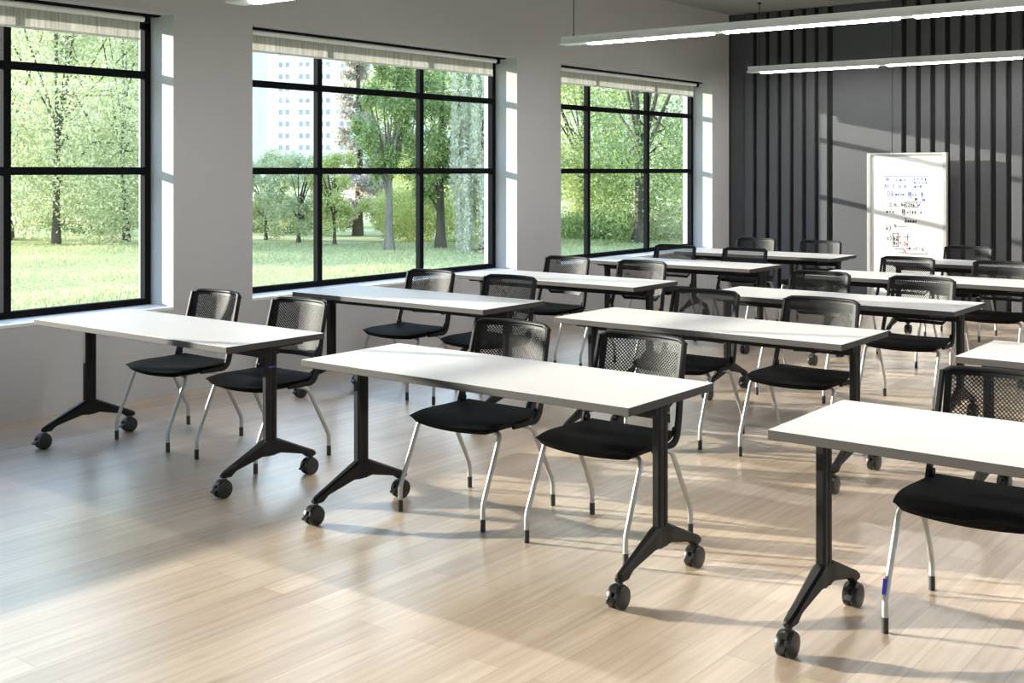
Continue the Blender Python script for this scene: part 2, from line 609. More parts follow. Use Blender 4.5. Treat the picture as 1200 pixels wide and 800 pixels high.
def make_blind(y0, y1, label):
    t = thing('roller_blind', label, 'blind', (-0.165, y0, HEAD), 'roller blinds')
    L = y1 - y0
    bm = bmesh.new()
    lathe_x(bm, [(0.10, 0), (0.10, 0.021), (L - 0.135, 0.021), (L - 0.135, 0)], 0, 0, 20)
    for v in bm.verts:
        x_, y_, z_ = v.co
        v.co = (y_, x_, z_ - 0.036)
    bmesh.ops.recalc_face_normals(bm, faces=bm.faces[:])
    new_obj('roller_tube', bm, M['tube'], t, True)
    for a in (0.055, L - 0.135):
        bm = bmesh.new()
        box(bm, -0.03, 0.028, a, a + 0.045, -0.062, 0.0, 0.006)
        new_obj('end_bracket', bm, M['window_metal'], t)
    bm = bmesh.new()
    box(bm, -0.0235, -0.0215, 0.115, L - 0.15, -0.172, -0.036)
    new_obj('blind_fabric', bm, M['blind'], t)
    bm = bmesh.new()
    box(bm, -0.028, -0.017, 0.115, L - 0.15, -0.187, -0.171, 0.003)
    new_obj('bottom_bar', bm, M['tube'], t)
    bm = bmesh.new()
    box(bm, -0.033, 0.04, 0.02, L - 0.02, -0.012, 0.0)
    new_obj('head_channel', bm, M['window_metal'], t)


WL = ['large dark framed window behind the camera',
      'dark framed window at left filled by a drooping tree', 'dark framed window in the middle showing the white tower block',
      'dark framed window nearest the charcoal wall']
BL = [None, 'half-raised sheer roller blind above the leftmost window, its roller at the picture corner',
      'raised sheer roller blind above the middle window with the tower block',
      'raised sheer roller blind of the window nearest the charcoal wall']
for i, (a, b_) in enumerate(OPEN):
    make_window(i + 1, a, b_, WL[i])
    if BL[i]:
        make_blind(a, b_, BL[i])


wi = len(OPEN)  # the windows below are added out of view to brighten the room
for a, b_ in FILL_OPEN_R:
    wi += 1
    o = make_window(wi, a, b_, 'added unseen dark framed fill-light window in the wall facing the park windows')
    o.location = (XR + 0.27, b_, SILL)
    o.rotation_euler = (0, 0, math.pi)
for a, b_ in FILL_OPEN_F:
    wi += 1
    o = make_window(wi, a, b_, 'added unseen dark framed fill-light window in the wall behind the camera')
    o.location = (b_, Y0 - 0.27, SILL)
    o.rotation_euler = (0, 0, math.pi / 2)

# ------------------------------------------------------------------ pendant lamps
def make_lamp(y, zb, x0, x1, segs, wires, label):
    t = thing('linear_pendant_light', label, 'pendant lamp', (0, y, zb), 'linear pendant lights')
    bm = bmesh.new()
    prism(bm, [(-0.075, 0.012), (-0.075, 0.026), (-0.045, 0.030), (-0.045, 0.085), (0.045, 0.085), (0.045, 0.030),
               (0.075, 0.026), (0.075, 0.012), (0.03, 0.010), (-0.03, 0.010)], 'x', x0, x1)
    new_obj('lamp_housing', bm, M['lamp_white'], t)
    for a, b_ in segs:
        bm = bmesh.new()
        prism(bm, [(-0.040, 0.012), (-0.038, 0.003), (-0.03, -0.001), (0.03, -0.001), (0.038, 0.003), (0.040, 0.012)], 'x', a, b_)
        new_obj('lamp_diffuser', bm, M['diffuser'], t)
    for wx in wires:
        bm = bmesh.new()
        tube(bm, [(wx, 0, 0.08), (wx, 0, ZC - zb)], 0.004, 8)
        wo = new_obj('suspension_cable', bm, M['cable'], t)
        bm = bmesh.new()
        tube(bm, [(wx, 0, ZC - zb - 0.02), (wx, 0, ZC - zb)], [0.02, 0.024], 14)
        new_obj('ceiling_rose', bm, M['cable'], wo, True)
        bm = bmesh.new()
        tube(bm, [(wx, 0, 0.084), (wx, 0, 0.102)], [0.014, 0.006], 12)
        new_obj('cable_gripper', bm, M['cable'], wo, True)
    return t


make_lamp(4.68, 2.628, 1.12, 9.9, [(1.30 + 1.43 * k, 1.30 + 1.43 * k + 1.31) for k in range(6)], (1.5, 3.9, 6.3, 8.7),
          'linear pendant light just peeking in at the top edge above the left wall')
make_lamp(8.70, 2.735, 0.80, 9.6, [(1.09, 2.33)] + [(2.45 + 1.58 * k, 2.45 + 1.58 * k + 1.45) for k in range(4)],
          (0.91, 3.95, 6.9, 9.4), 'long lit linear pendant light hanging across the top right, the nearer and larger one')
make_lamp(12.72, 2.755, 0.67, 9.4, [(0.834 + 1.52 * k, 0.834 + 1.52 * k + 1.40) for k in range(5)],
          (0.80, 3.75, 6.7, 9.2), 'lit linear pendant light close to the charcoal wall above the whiteboard')


# ------------------------------------------------------------------ whiteboard with handwriting
WBX, WBY, WBW, WBH = 1.905, 13.30, 0.915, 1.80
wb = thing('whiteboard', 'tall white writing board with blue, black and red handwriting by the charcoal wall', 'whiteboard', (WBX, WBY, 0))
bm = bmesh.new()
fw_ = 0.042
box(bm, 0, fw_, -0.03, 0.03, 0.0, WBH, 0.003)
box(bm, WBW - fw_, WBW, -0.03, 0.03, 0.0, WBH, 0.003)
box(bm, fw_ - .003, WBW - fw_ + .003, -0.03, 0.03, WBH - 0.026, WBH, 0.003)
box(bm, fw_ - .003, WBW - fw_ + .003, -0.03, 0.03, 0.05, 0.09, 0.003)
new_obj('board_frame', bm, M['board_frame'], wb)
bm = bmesh.new()
box(bm, fw_ - 0.004, WBW - fw_ + 0.004, -0.016, 0.016, 0.088, WBH - 0.024)
new_obj('board_panel', bm, M['board'], wb)
for xx in (0.02, WBW - 0.02):
    bm = bmesh.new()
    box(bm, xx - 0.02, xx + 0.02, -0.16, 0.16, 0.0, 0.03, 0.006)
    new_obj('board_foot', bm, M['board_frame'], wb)

FONT = {
    'A': [[(0, 0), (.5, 1), (1, 0)], [(.2, .4), (.8, .4)]], 'C': [[(.9, .85), (.5, 1), (.1, .6), (.1, .3), (.5, 0), (.9, .15)]],
    'H': [[(.1, 0), (.1, 1)], [(.9, 0), (.9, 1)], [(.1, .5), (.9, .5)]], 'N': [[(.1, 0), (.1, 1), (.9, 0), (.9, 1)]],
    'L': [[(.1, 1), (.1, 0), (.8, .05)]], 'D': [[(.1, 0), (.1, 1), (.7, .8), (.9, .4), (.6, .05), (.1, 0)]],
    'l': [[(.3, 1), (.3, 0)]], 'm': [[(0, 0), (.05, .6), (.3, .5), (.4, 0), (.45, .5), (.75, .55), (.85, 0)]],
    'n': [[(.1, 0), (.15, .6), (.6, .6), (.75, 0)]], 'x': [[(.1, .6), (.8, 0)], [(.8, .6), (.1, 0)]],
    'g': [[(.8, .55), (.3, .6), (.2, .2), (.7, .2), (.8, .6), (.75, -.2), (.3, -.35)]], 'o': [[(.5, .6), (.15, .3), (.5, 0), (.85, .3), (.5, .6)]],
    'd': [[(.75, .4), (.3, .5), (.2, .1), (.7, .1), (.8, 1)]], 'b': [[(.2, 1), (.2, 0), (.7, .1), (.7, .45), (.2, .4)]],
    'c': [[(.8, .55), (.3, .5), (.2, .1), (.8, .05)]], 'J': [[(.3, 1), (.8, 1), (.7, .1), (.3, -.1), (.1, .2)]],
    'e': [[(.15, .3), (.8, .35), (.6, .6), (.2, .4), (.3, .05), (.8, .1)]], 's': [[(.8, .6), (.3, .5), (.7, .25), (.2, 0)]],
    '1': [[(.3, .8), (.55, 1), (.55, 0)]], '2': [[(.15, .8), (.5, 1), (.8, .7), (.15, 0), (.9, 0)]],
    '3': [[(.15, .9), (.7, 1), (.4, .55), (.8, .3), (.2, 0)]], '4': [[(.3, 1), (.15, .4), (.85, .45)], [(.7, .8), (.65, 0)]],
    '6': [[(.7, 1), (.2, .5), (.3, 0), (.8, .15), (.7, .45), (.25, .35)]], '0': [[(.5, 1), (.15, .5), (.5, 0), (.85, .5), (.5, 1)]],
    '8': [[(.5, .5), (.2, .8), (.5, 1), (.8, .8), (.2, .2), (.5, 0), (.8, .2), (.5, .5)]],
    '=': [[(.1, .6), (.9, .6)], [(.1, .3), (.9, .3)]], '-': [[(.1, .4), (.9, .42)]], '+': [[(.05, .5), (.95, .5)], [(.5, 0), (.5, 1)]],
    ')': [[(.2, 1.05), (.55, .6), (.45, .1), (.1, -.2)]], ':': [[(.4, .6), (.45, .52)], [(.4, .12), (.45, .05)]],
    '.': [[(.4, .05), (.48, 0)]], ',': [[(.4, .1), (.3, -.15)]], "'": [[(.4, 1), (.35, .75)]], '>': [[(0, .45), (.9, .45)], [(.6, .7), (.95, .45), (.6, .2)]],
    'v': [[(.1, .4), (.35, 0), (.9, 1)]], '/': [[(.8, 1), (.2, 0)]],
}


def ink(strokes, name, mat_key, label):
    bm = bmesh.new()
    hw = 0.0042
    for st in strokes:
        for (a, b2) in zip(st[:-1], st[1:]):
            A, B = Vector((a[0], 0, a[1])), Vector((b2[0], 0, b2[1]))
            t = (B - A)
            if t.length < 1e-5:
                continue
            t.normalize()
            nrm = Vector((-t.z, 0, t.x)) * hw
            A2, B2 = A - t * hw * .7, B + t * hw * .7
            lo = [bm.verts.new(p + Vector((0, -0.0158, 0))) for p in (A2 + nrm, A2 - nrm, B2 - nrm, B2 + nrm)]
            hi = [bm.verts.new(p + Vector((0, -0.0168, 0))) for p in (A2 + nrm, A2 - nrm, B2 - nrm, B2 + nrm)]
            bm.faces.new(hi)
            for k in range(4):
                bm.faces.new((lo[k], lo[(k + 1) % 4], hi[(k + 1) % 4], hi[k]))
    bmesh.ops.recalc_face_normals(bm, faces=bm.faces[:])
    tag(new_obj(name, bm, M[mat_key], wb), label, None)


def bx_(X, Y):
    return ((X - 95) * 0.0018, WBH - (Y - 45) * 0.001857)


def text(s, X, Y, h, adv=0.8):
    """handwriting: characters start at zoom pixel X, baseline Y, height h"""
    rnd = random.Random(int(X * 7 + Y))
    out = []
    for ch in s:
        w = h * 0.62
        for st in FONT.get(ch, []):
            out.append([bx_(X + p[0] * w + rnd.uniform(-.4, .4), Y - p[1] * h + rnd.uniform(-.5, .5)) for p in st])
        X += h * adv
    return out


def line(*pts):
    return [[bx_(*p) for p in pts]]


blue = line((195, 191), (490, 190)) + text('1D', 213, 218, 16) + text('L,m,n', 284, 219, 16) + text('C = 4 g', 398, 213, 14) \
    + text('H, = 1 d', 398, 236, 13) + text('A)', 208, 261, 20) + text('C', 264, 262, 18) + text('H', 303, 262, 18) + text('N', 336, 262, 18) \
    + text('m=8', 401, 261, 16, 1.1) + line((228, 286), (258, 284), (262, 314), (230, 316), (228, 286)) + text('1>', 236, 308, 14, 1) \
    + text('mn=m:', 280, 310, 16, .95) + text('30', 360, 302, 15) + line((358, 305), (384, 303)) + text('12', 361, 322, 15) + text('=3', 388, 314, 16, 1) \
    + text('g', 444, 298, 14) + line((438, 303), (462, 302)) + text('2', 445, 320, 14)
black1 = text('20', 402, 338, 12) + text('10', 450, 342, 12) + text('C,H,,4=', 242, 378, 20, .72) + line((338, 352), (418, 350), (422, 380), (340, 384), (338, 352)) \
    + text('C2H6', 345, 376, 18, .85) + text('v', 425, 374, 22) + text('m=x', 222, 418, 17, 1.1) + text('30', 320, 410, 15) + line((318, 413), (345, 411)) \
    + text('12', 322, 430, 14) + text('=100', 352, 422, 17, .95) + text('x', 438, 420, 17)
black2 = text('Jones', 338, 477, 24, .68) \
    + line((336, 448), (352, 456), (340, 470), (410, 472))
black3 = text('b)', 218, 526, 26) + text('4', 272, 512, 24) + line((298, 506), (350, 504))
black4 = text('c)', 224, 588, 24) + line((264, 546), (296, 544), (298, 626), (266, 628), (264, 546)) + line((265, 592), (297, 590)) \
    + text('b2', 268, 585, 20, .7) + text('4s', 268, 617, 18, .7) + line((338, 568), (372, 566)) + line((356, 548), (357, 588)) \
    + line((277, 644), (335, 643)) + text("-4", 350, 648, 20, .7) + text("-1'", 392, 648, 20, .7) + text("-L", 440, 648, 20, .7) \
    + line((342, 654), (348, 668), (478, 669), (480, 654))
red = text('>', 296, 578, 26) + text('.', 318, 575, 12) + text('>', 300, 616, 26) + text("2g'", 332, 618, 22, .6) + line((298, 665), (334, 662)) \
    + line((326, 668), (338, 650)) + line((328, 642), (338, 650), (342, 660))
ink(blue, 'blue_writing', 'ink_blue', 'blue marker formulas under a ruled blue line')
ink(black1, 'black_writing', 'ink_black', 'black marker formulas with one boxed term')
ink(black2, 'black_writing', 'ink_black', 'underlined black scribbled word')
ink(black3, 'black_writing', 'ink_black', 'black marker line b with a dash')
ink(black4, 'black_writing', 'ink_black', 'black marker list with two boxed letters and a bracket')
ink(red, 'red_writing', 'ink_red', 'red marker arrows and notes')

# ------------------------------------------------------------------ tables
TL, TW, TH, TT = 1.74, 0.636, 0.74, 0.032


def make_caster(name, t, px, py):
    """twin-wheel swivel caster with a brake pedal, under the foot tip at (px, py)"""
    cy, r = py - 0.014, 0.0435
    bm = bmesh.new()
    poly = []
    for k in range(13):
        a = math.radians(35 + k * 150 / 12)
        poly.append((cy + math.cos(a) * -(r + 0.003), r + math.sin(a) * (r + 0.003)))
    for k in range(12, -1, -1):
        a = math.radians(35 + k * 150 / 12)
        poly.append((cy + math.cos(a) * -(r * 0.45), r + math.sin(a) * r * 0.45))
    prism(bm, poly, 'x', px - 0.013, px + 0.013)
    tube(bm, [(px, py, r + 0.02), (px, py, 0.091)], 0.010, 14)
    c = new_obj(name, bm, M['caster_black'], t, True)
    for s in (-1, 1):
        bm = bmesh.new()
        a, b_ = px + s * 0.007, px + s * 0.027
        lathe_x(bm, [(a, 0), (a, r * .93), (a + s * .003, r), (b_ - s * .004, r), (b_, r * .93), (b_ + s * 0.0015, r * .7), (b_ + s * .0025, 0)], cy, r, 30)
        new_obj('wheel', bm, M['caster_black'], c, True)
    bm = bmesh.new()
    prism(bm, [(cy - r - 0.018, r - 0.010), (cy - r - 0.018, r - 0.003), (cy - r + 0.004, r + 0.010), (cy - r + 0.008, r - 0.006)], 'x', px - 0.014, px + 0.014)
    new_obj('brake_pedal', bm, M['caster_black'], c)
    bm = bmesh.new()
    tube(bm, [(px, py, 0.086), (px, py, 0.094)], 0.0075, 14)
    new_obj('caster_stem', bm, M['chrome'], c, True)
    return c


def loft_y(bm, secs, px):
    """secs: (y, ztop, zbot, half width)"""
    rings = []
    for y, zt, zb, hw in secs:
        h = zt - zb
        c = min(0.006, h * .25)
        pr = [(-hw, zb + c), (-hw + c, zb), (hw - c, zb), (hw, zb + c), (hw, zt - c * 1.6), (hw - c * 1.6, zt), (-hw + c * 1.6, zt), (-hw, zt - c * 1.6)]
        rings.append([bm.verts.new((px + a, y, b_)) for a, b_ in pr])
    fs = []
    for A, B in zip(rings[:-1], rings[1:]):
        for k in range(8):
            fs.append(bm.faces.new((A[k], A[(k + 1) % 8], B[(k + 1) % 8], B[k])))
    fs.append(bm.faces.new(rings[0]))
    fs.append(bm.faces.new(rings[-1]))
    bmesh.ops.recalc_face_normals(bm, faces=fs)


def make_table():
    t = thing('training_table', '', 'table', (0, 0, 0), 'wheeled training tables')
    bm = bmesh.new()
    fs = box(bm, 0, TL, 0, TW, TH - TT, TH, 0.0025)
    bm.normal_update()
    for f in bm.faces:
        f.material_index = 0 if f.normal.z > 0.9 else 1
    new_obj('tabletop', bm, [M['top_white'], M['edge_grey']], t)
    mid = TW / 2
    for px in (0.060, TL - 0.060):
        bm = bmesh.new()
        w, d, g = 0.0185, 0.036, 0.004
        poly = [(-w + .007, -d), (w - .007, -d), (w, -d + .010), (w, -g - .004), (w - .004, -g), (w - .004, g), (w, g + .004), (w, d - .010),
                (w - .007, d), (-w + .007, d), (-w, d - .010), (-w, g + .004), (-w + .004, g), (-w + .004, -g), (-w, -g - .004), (-w, -d + .010)]
        prism(bm, [(px + a, mid + b_) for a, b_ in poly], 'z', 0.152, TH - TT - 0.012)
        new_obj('leg', bm, M['table_metal'], t)
        bm = bmesh.new()
        half = [(.02, .235, .150, .0195), (.036, .2355, .153, .021), (.06, .225, .155, .022), (.205, .1615, .1205, .0175), (.222, .154, .115, .0175),
                (.250, .142, .0945, .018), (.287, .1265, .0935, .016), (.300, .119, .096, .013), (.304, .114, .099, .009)]
        full = [(mid - s[0],) + s[1:] for s in reversed(half)] + [(mid + s[0],) + s[1:] for s in half]
        loft_y(bm, full, px)
        new_obj('foot', bm, M['table_metal'], t)
        for s in (-1, 1):
            make_caster('caster', t, px, mid + s * 0.281)
        bm = bmesh.new()
        box(bm, px - 0.026, px + 0.026, mid - 0.20, mid + 0.20, TH - TT - 0.014, TH - TT, 0.003)
        box(bm, px - 0.012, px + 0.012, mid - 0.055, mid + 0.055, TH - TT - 0.05, TH - TT - 0.01, 0.004)
        new_obj('top_bracket', bm, M['table_metal'], t)
        sx = px + (0.075 if px < 1 else -0.075)
        bm = bmesh.new()
        box(bm, sx - 0.045, sx + 0.045, 0.09, 0.15, TH - TT - 0.022, TH - TT, 0.005)
        new_obj('flip_latch', bm, M['glide'], t)
    bm = bmesh.new()
    box(bm, 0.075, TL - 0.075, mid - 0.018, mid + 0.018, TH - TT - 0.068, TH - TT - 0.004, 0.004)
    new_obj('crossbeam', bm, M['table_metal'], t)
    return t


# ------------------------------------------------------------------ chairs
def back_point(s, z):
    """surface of the backrest: s across (metres), z height -> y (concave towards the sitter)"""
    ye = 0.205 + (z - 0.53) * 0.21
    return ye + 0.055 * (1 - min(1, abs(s) / 0.215) ** 2)


BZ0, BZ1 = 0.535, 0.838


def back_hw(z):
    if z > 0.60:
        return 0.212
    return 0.150 + (z - BZ0) / (0.60 - BZ0) * 0.062


def make_chair():
    t = thing('mesh_back_chair', '', 'chair', (0, 0, 0), 'mesh back chairs')
    # seat
    nx, ny = 18, 16
    bm = bmesh.new()
    top, bot = [], []
    for j in range(ny + 1):
        rt, rb = [], []
        for i in range(nx + 1):
            s, q = -1 + 2 * i / nx, -1 + 2 * j / ny
            # squircle mapping for rounded corners
            k = 0.42
            ss, qq = s * math.sqrt(1 - k * q * q / 2), q * math.sqrt(1 - k * s * s / 2)
            x_ = ss * (0.262 - 0.012 * qq)
            y_ = qq * 0.232 + 0.0 - 0.012 * (1 - s * s) * max(0, -q)
            z_ = 0.456 - 0.014 * (1 - s * s) * (1 - 0.4 * q * q) - 0.020 * max(0, -q - 0.35) ** 1.5 + 0.012 * max(0, q - .3)
            eb = max(abs(s), abs(q))
            th = 0.036 * (1 - eb ** 8) ** 0.5 if eb < 1 else 0.0
            rt.append(bm.verts.new((x_, y_, z_ - 0.006 * eb ** 8)))
            rb.append(bm.verts.new((x_ * (1 - .02), y_ * (1 - .02), z_ - 0.008 - th)))
        top.append(rt)
        bot.append(rb)
    for j in range(ny):
        for i in range(nx):
            bm.faces.new((top[j][i], top[j][i + 1], top[j + 1][i + 1], top[j + 1][i]))
            bm.faces.new((bot[j][i], bot[j + 1][i], bot[j + 1][i + 1], bot[j][i + 1]))
    rim_t = top[0] + [r[-1] for r in top[1:]] + top[-1][-2::-1] + [r[0] for r in top[-2:0:-1]]
    rim_b = bot[0] + [r[-1] for r in bot[1:]] + bot[-1][-2::-1] + [r[0] for r in bot[-2:0:-1]]
    n = len(rim_t)
    for i in range(n):
        bm.faces.new((rim_t[i], rim_b[i], rim_b[(i + 1) % n], rim_t[(i + 1) % n]))
    bmesh.ops.recalc_face_normals(bm, faces=bm.faces[:])
    new_obj('seat', bm, M['seat'], t, True)
    # pan under the seat
    bm = bmesh.new()
    box(bm, -0.15, 0.15, -0.115, 0.12, 0.392, 0.428, 0.012)
    new_obj('seat_pan', bm, M['shell'], t)
    # perforated backrest
    bm = bmesh.new()
    th = 0.0032
    cache = {}

    def V(s, z, side):
        key = (round(s, 5), round(z, 5), side)
        if key not in cache:
            cache[key] = bm.verts.new((s, back_point(s, z) + side * th, z))
        return cache[key]

    def quad(a, b_, c, d):
        for side in (0, 1):
            vs = [V(p[0], p[1], side) for p in (a, b_, c, d)]
            bm.faces.new(vs if side == 0 else vs[::-1])
    p = 0.0155
    rows = int((BZ1 - BZ0 - 0.022) / (p / 2))
    hr = 0.72
    zc0 = BZ0 + 0.012 + p / 2
    for r in range(rows):
        zc = zc0 + r * p / 2
        off = (r % 2) * p / 2
        nn = int(0.22 / p) + 1
        for i in range(-nn, nn + 1):
            sc_ = i * p + off
            if abs(sc_) + p / 2 > back_hw(zc - p / 2) - 0.012 or zc + p / 2 > BZ1 - 0.004:
                continue
            O = [(sc_ + p / 2, zc), (sc_, zc + p / 2), (sc_ - p / 2, zc), (sc_, zc - p / 2)]
            I = [(sc_ + p / 2 * hr, zc), (sc_, zc + p / 2 * hr), (sc_ - p / 2 * hr, zc), (sc_, zc - p / 2 * hr)]
            for k in range(4):
                k2 = (k + 1) % 4
                quad(O[k], O[k2], I[k2], I[k])
                f = [V(*I[k], 0), V(*I[k2], 0), V(*I[k2], 1), V(*I[k], 1)]
                bm.faces.new(f)
    bmesh.ops.recalc_face_normals(bm, faces=bm.faces[:])
    new_obj('mesh_backrest', bm, M['mesh'], t)
    # solid border round the mesh
    bm = bmesh.new()

    def band(path, w, d0=-0.003, d1=0.007):
        rings = []
        for (s, z, ns, nz_) in path:
            ring = []
            for (aa, dd) in ((0, d0), (w, d0), (w, d1), (0, d1)):
                s2, z2 = s + ns * aa, z + nz_ * aa
                ring.append(bm.verts.new((s2, back_point(s2, z2) + dd, z2)))
            rings.append(ring)
        for A, B in zip(rings[:-1], rings[1:]):
            for k in range(4):
                bm.faces.new((A[k], A[(k + 1) % 4], B[(k + 1) % 4], B[k]))
        bm.faces.new(rings[0])
        bm.faces.new(rings[-1])
    for sg in (-1, 1):
        pth = [(sg * back_hw(BZ0 + k * (BZ1 - BZ0) / 14), BZ0 + k * (BZ1 - BZ0) / 14, -sg, 0) for k in range(15)]
        band(pth, 0.022)
    band([(-0.150 + 0.300 * k / 12, BZ0, 0, 1) for k in range(13)], 0.022)
    band([(-0.212 + 0.424 * k / 16, BZ1 - 0.016, 0, 1) for k in range(17)], 0.016)
    bmesh.ops.recalc_face_normals(bm, faces=bm.faces[:])
    new_obj('backrest_border', bm, M['shell'], t)
    # rolled top edge
    bm = bmesh.new()
    pts, rr = [], []
    for k in range(25):
        s = -0.226 + 0.452 * k / 24
        u_ = abs(s) / 0.226
        z_ = BZ1 + 0.006 - (0.018 * max(0, u_ - 0.86) / 0.14)
        pts.append((s, back_point(min(.215, abs(s)), BZ1) + 0.004, z_))
        rr.append(0.0115 if u_ < .93 else 0.010)
    tube(bm, pts, rr, 12)
    new_obj('top_rail', bm, M['shell'], t, True)
    # flat side bars: seat -> backrest
    for sg in (-1, 1):
        bm = bmesh.new()
        path = fillet([(sg * 0.235, -0.02, 0.418), (sg * 0.243, 0.155, 0.418), (sg * 0.240, 0.182, 0.50), (sg * 0.230, 0.215, 0.62), (sg * 0.222, 0.268, BZ1)], 0.045, 6)
        nn = len(path)
        ribbon(bm, path, 0.017, [0.022 + 0.018 * min(1, k / (nn * .35)) - 0.014 * max(0, (k - nn * .7) / (nn * .3)) for k in range(nn)])
        sb = new_obj('side_bar', bm, M['shell'], t, True)
        bm = bmesh.new()
        lathe_x(bm, [(sg * 0.222, 0), (sg * 0.222, 0.017), (sg * 0.229, 0.017), (sg * 0.233, 0.012)], 0.172, 0.470, 18)
        new_obj('pivot_knob', bm, M['shell'], sb, True)
    # legs: bent silver tubes with black glides
    R = 0.0108
    for sg in (-1, 1):
        bm = bmesh.new()
        tube(bm, fillet([(sg * 0.25, -0.257, 0.04), (sg * 0.25, -0.257, 0.115), (sg * 0.246, -0.128, 0.407), (sg * 0.12, -0.118, 0.414)], 0.026, 7), R, 14)
        lg = new_obj('leg', bm, M['silver'], t, True)
        bm = bmesh.new()
        tube(bm, [(sg * 0.25, -0.257, 0.0), (sg * 0.25, -0.257, 0.055)], [R + .0012, R + .0012], 14)
        tag(new_obj('leg_glide', bm, M['glide'], lg, True), 'black plastic glide', None)
        bm = bmesh.new()
        tube(bm, fillet([(sg * 0.258, 0.256, 0.04), (sg * 0.258, 0.256, 0.115), (sg * 0.252, 0.105, 0.395), (sg * 0.215, 0.05, 0.414), (sg * 0.09, -0.08, 0.412)], 0.024, 7), R, 14)
        lg = new_obj('leg', bm, M['silver'], t, True)
        bm = bmesh.new()
        tube(bm, [(sg * 0.258, 0.256, 0.0), (sg * 0.258, 0.256, 0.055)], [R + .0012, R + .0012], 14)
        tag(new_obj('leg_glide', bm, M['glide'], lg, True), 'black plastic glide', None)
    bm = bmesh.new()
    tube(bm, [(-0.135, -0.118, 0.414), (0.135, -0.118, 0.414)], R * .98, 14)
    new_obj('seat_crossbar', bm, M['silver'], t, True)
    return t


TABLES = {
    'A1': (0.730, 3.552, 'first training table of the window row, sunlit below the leftmost window'),
    'A2': (0.747, 5.477, 'second training table of the window row, at the pier between the first two windows'),
    'A3': (0.748, 7.207, 'third training table of the window row, below the middle window with the tower block'),
    'A4': (0.700, 9.170, 'fourth training table of the window row, beside the pier before the last window'),
    'A5': (0.780, 10.742, 'training table in the far left corner by the last window and the charcoal wall'),
    'B1': (3.025, 3.532, 'front centre training table standing whole in the foreground with two chairs behind'),
    'B2': (3.033, 5.462, 'second training table of the middle row, right behind the front centre table'),
    'B3': (3.050, 7.149, 'third training table of the middle row, behind the second one'),
    'B4': (3.035, 8.960, 'fourth training table of the middle row, in front of the whiteboard'),
    'B5': (3.000, 10.750, 'farthest training table of the middle row, a small white strip right of the whiteboard'),
    'C1': (5.308, 3.520, 'training table cut by the right picture edge in the foreground'),
    'C2': (5.318, 5.448, 'training table showing only a corner at the right edge, behind the foreground one'),
}
proto_t = make_table()
first = True
for key, (x, y, lab) in TABLES.items():
    o = proto_t if first else copy_tree(proto_t)
    first = False
    o.location = (x, y, 0)
    o['label'] = 'white-topped ' + lab
    if key == 'A1':
        a1 = o
bm = bmesh.new()
box(bm, TL - 0.060 + 0.0182, TL - 0.060 + 0.0196, TW / 2 - 0.024, TW / 2 + 0.022, 0.598, 0.603)
tag(new_obj('leg_marking', bm, M['blue'], a1), 'thin blue stripe on the right leg', None)

ROWN = {'A1': 'first window-row table', 'A2': 'second window-row table', 'A3': 'third window-row table', 'A4': 'fourth window-row table',
        'A5': 'far corner table by the charcoal wall', 'B1': 'front centre table', 'B2': 'second middle-row table', 'B3': 'third middle-row table',
        'B4': 'table before the whiteboard', 'B5': 'farthest middle-row table right of the whiteboard', 'C1': 'foreground table at the right edge'}
CHAIRS = []
DX = {'A1': (-.04, -.03), 'A2': (-.015, -.02), 'A4': (-.02, -.01), 'A5': (.01, 0), 'B1': (-.01, -.02), 'B3': (.01, 0), 'B4': (.04, .06), 'B5': (.05, .05), 'C1': (0.01, 0)}
for key in ROWN:
    for i, off in enumerate((0.480, 1.232)):
        if (key, i) in (('C1', 1), ('B5', 1)):
            continue
        side = ('left', 'right')[i]
        if key == 'C1':
            lab = 'large black mesh-back chair tucked under the ' + ROWN[key]
        elif key == 'B5':
            lab = 'black mesh-back chair above the ' + ROWN[key]
        else:
            lab = '%s of two black mesh-back chairs at the %s' % (side, ROWN[key])
        CHAIRS.append((TABLES[key][0] + off + DX.get(key, (0, 0))[i], TABLES[key][1] + 0.672, lab))
proto_c = make_chair()
for i, (x, y, lab) in enumerate(CHAIRS):
    o = proto_c if i == 0 else copy_tree(proto_c)
    o.location = (x, y, 0)
    o['label'] = lab
    if 'foreground table' in lab:
        bm = bmesh.new()
        prism(bm, [(-0.2625 + .017, 0.135), (-0.2625 + .0195, 0.135), (-0.2625 + .0345, 0.185), (-0.2625 + .032, 0.185)], 'x', -0.2575, -0.244)
        for v in bm.verts:
            v.co.y -= 0.023
        tag(new_obj('leg_sticker', bm, M['blue'], o), 'small blue sticker on the front left leg', None)

# ------------------------------------------------------------------ outdoors
GZ = -1.2
_s, _c = math.sin(math.radians(YAW)), math.cos(math.radians(YAW))


def at(u, D):
    """ground point that stands D metres deep on the sight line through photo column u"""
    k = (u - 600) / 1357.7
    return CAM.x + D * (-_s + _c * k), CAM.y + D * (_c + _s * k)


bm = bmesh.new()
v4 = [bm.verts.new(p) for p in ((-400, -250, GZ), (300, -250, GZ), (300, 450, GZ), (-400, 450, GZ))]
bm.faces.new(v4)
struct(new_obj('lawn', bm, M['lawn']), 'sunlit park lawn outside the windows', 'lawn')

rng = np.random.default_rng(7)


def leaf_quads(cent, size, droop=0.0):
    n = len(cent)
    a = rng.normal(size=(n, 3))
    if droop:
        a[:, 2] -= droop
    a /= np.linalg.norm(a, axis=1, keepdims=True)
    r = rng.normal(size=(n, 3))
    b = np.cross(a, r)
    b /= np.linalg.norm(b, axis=1, keepdims=True) + 1e-9
    L = size * rng.uniform(0.6, 1.3, size=(n, 1))
    W = L * 0.42
    P = np.stack([cent - a * L / 2, cent + b * W / 2, cent + a * L / 2, cent - b * W / 2], 1)
    return P.reshape(-1, 3), np.arange(n * 4).reshape(n, 4)


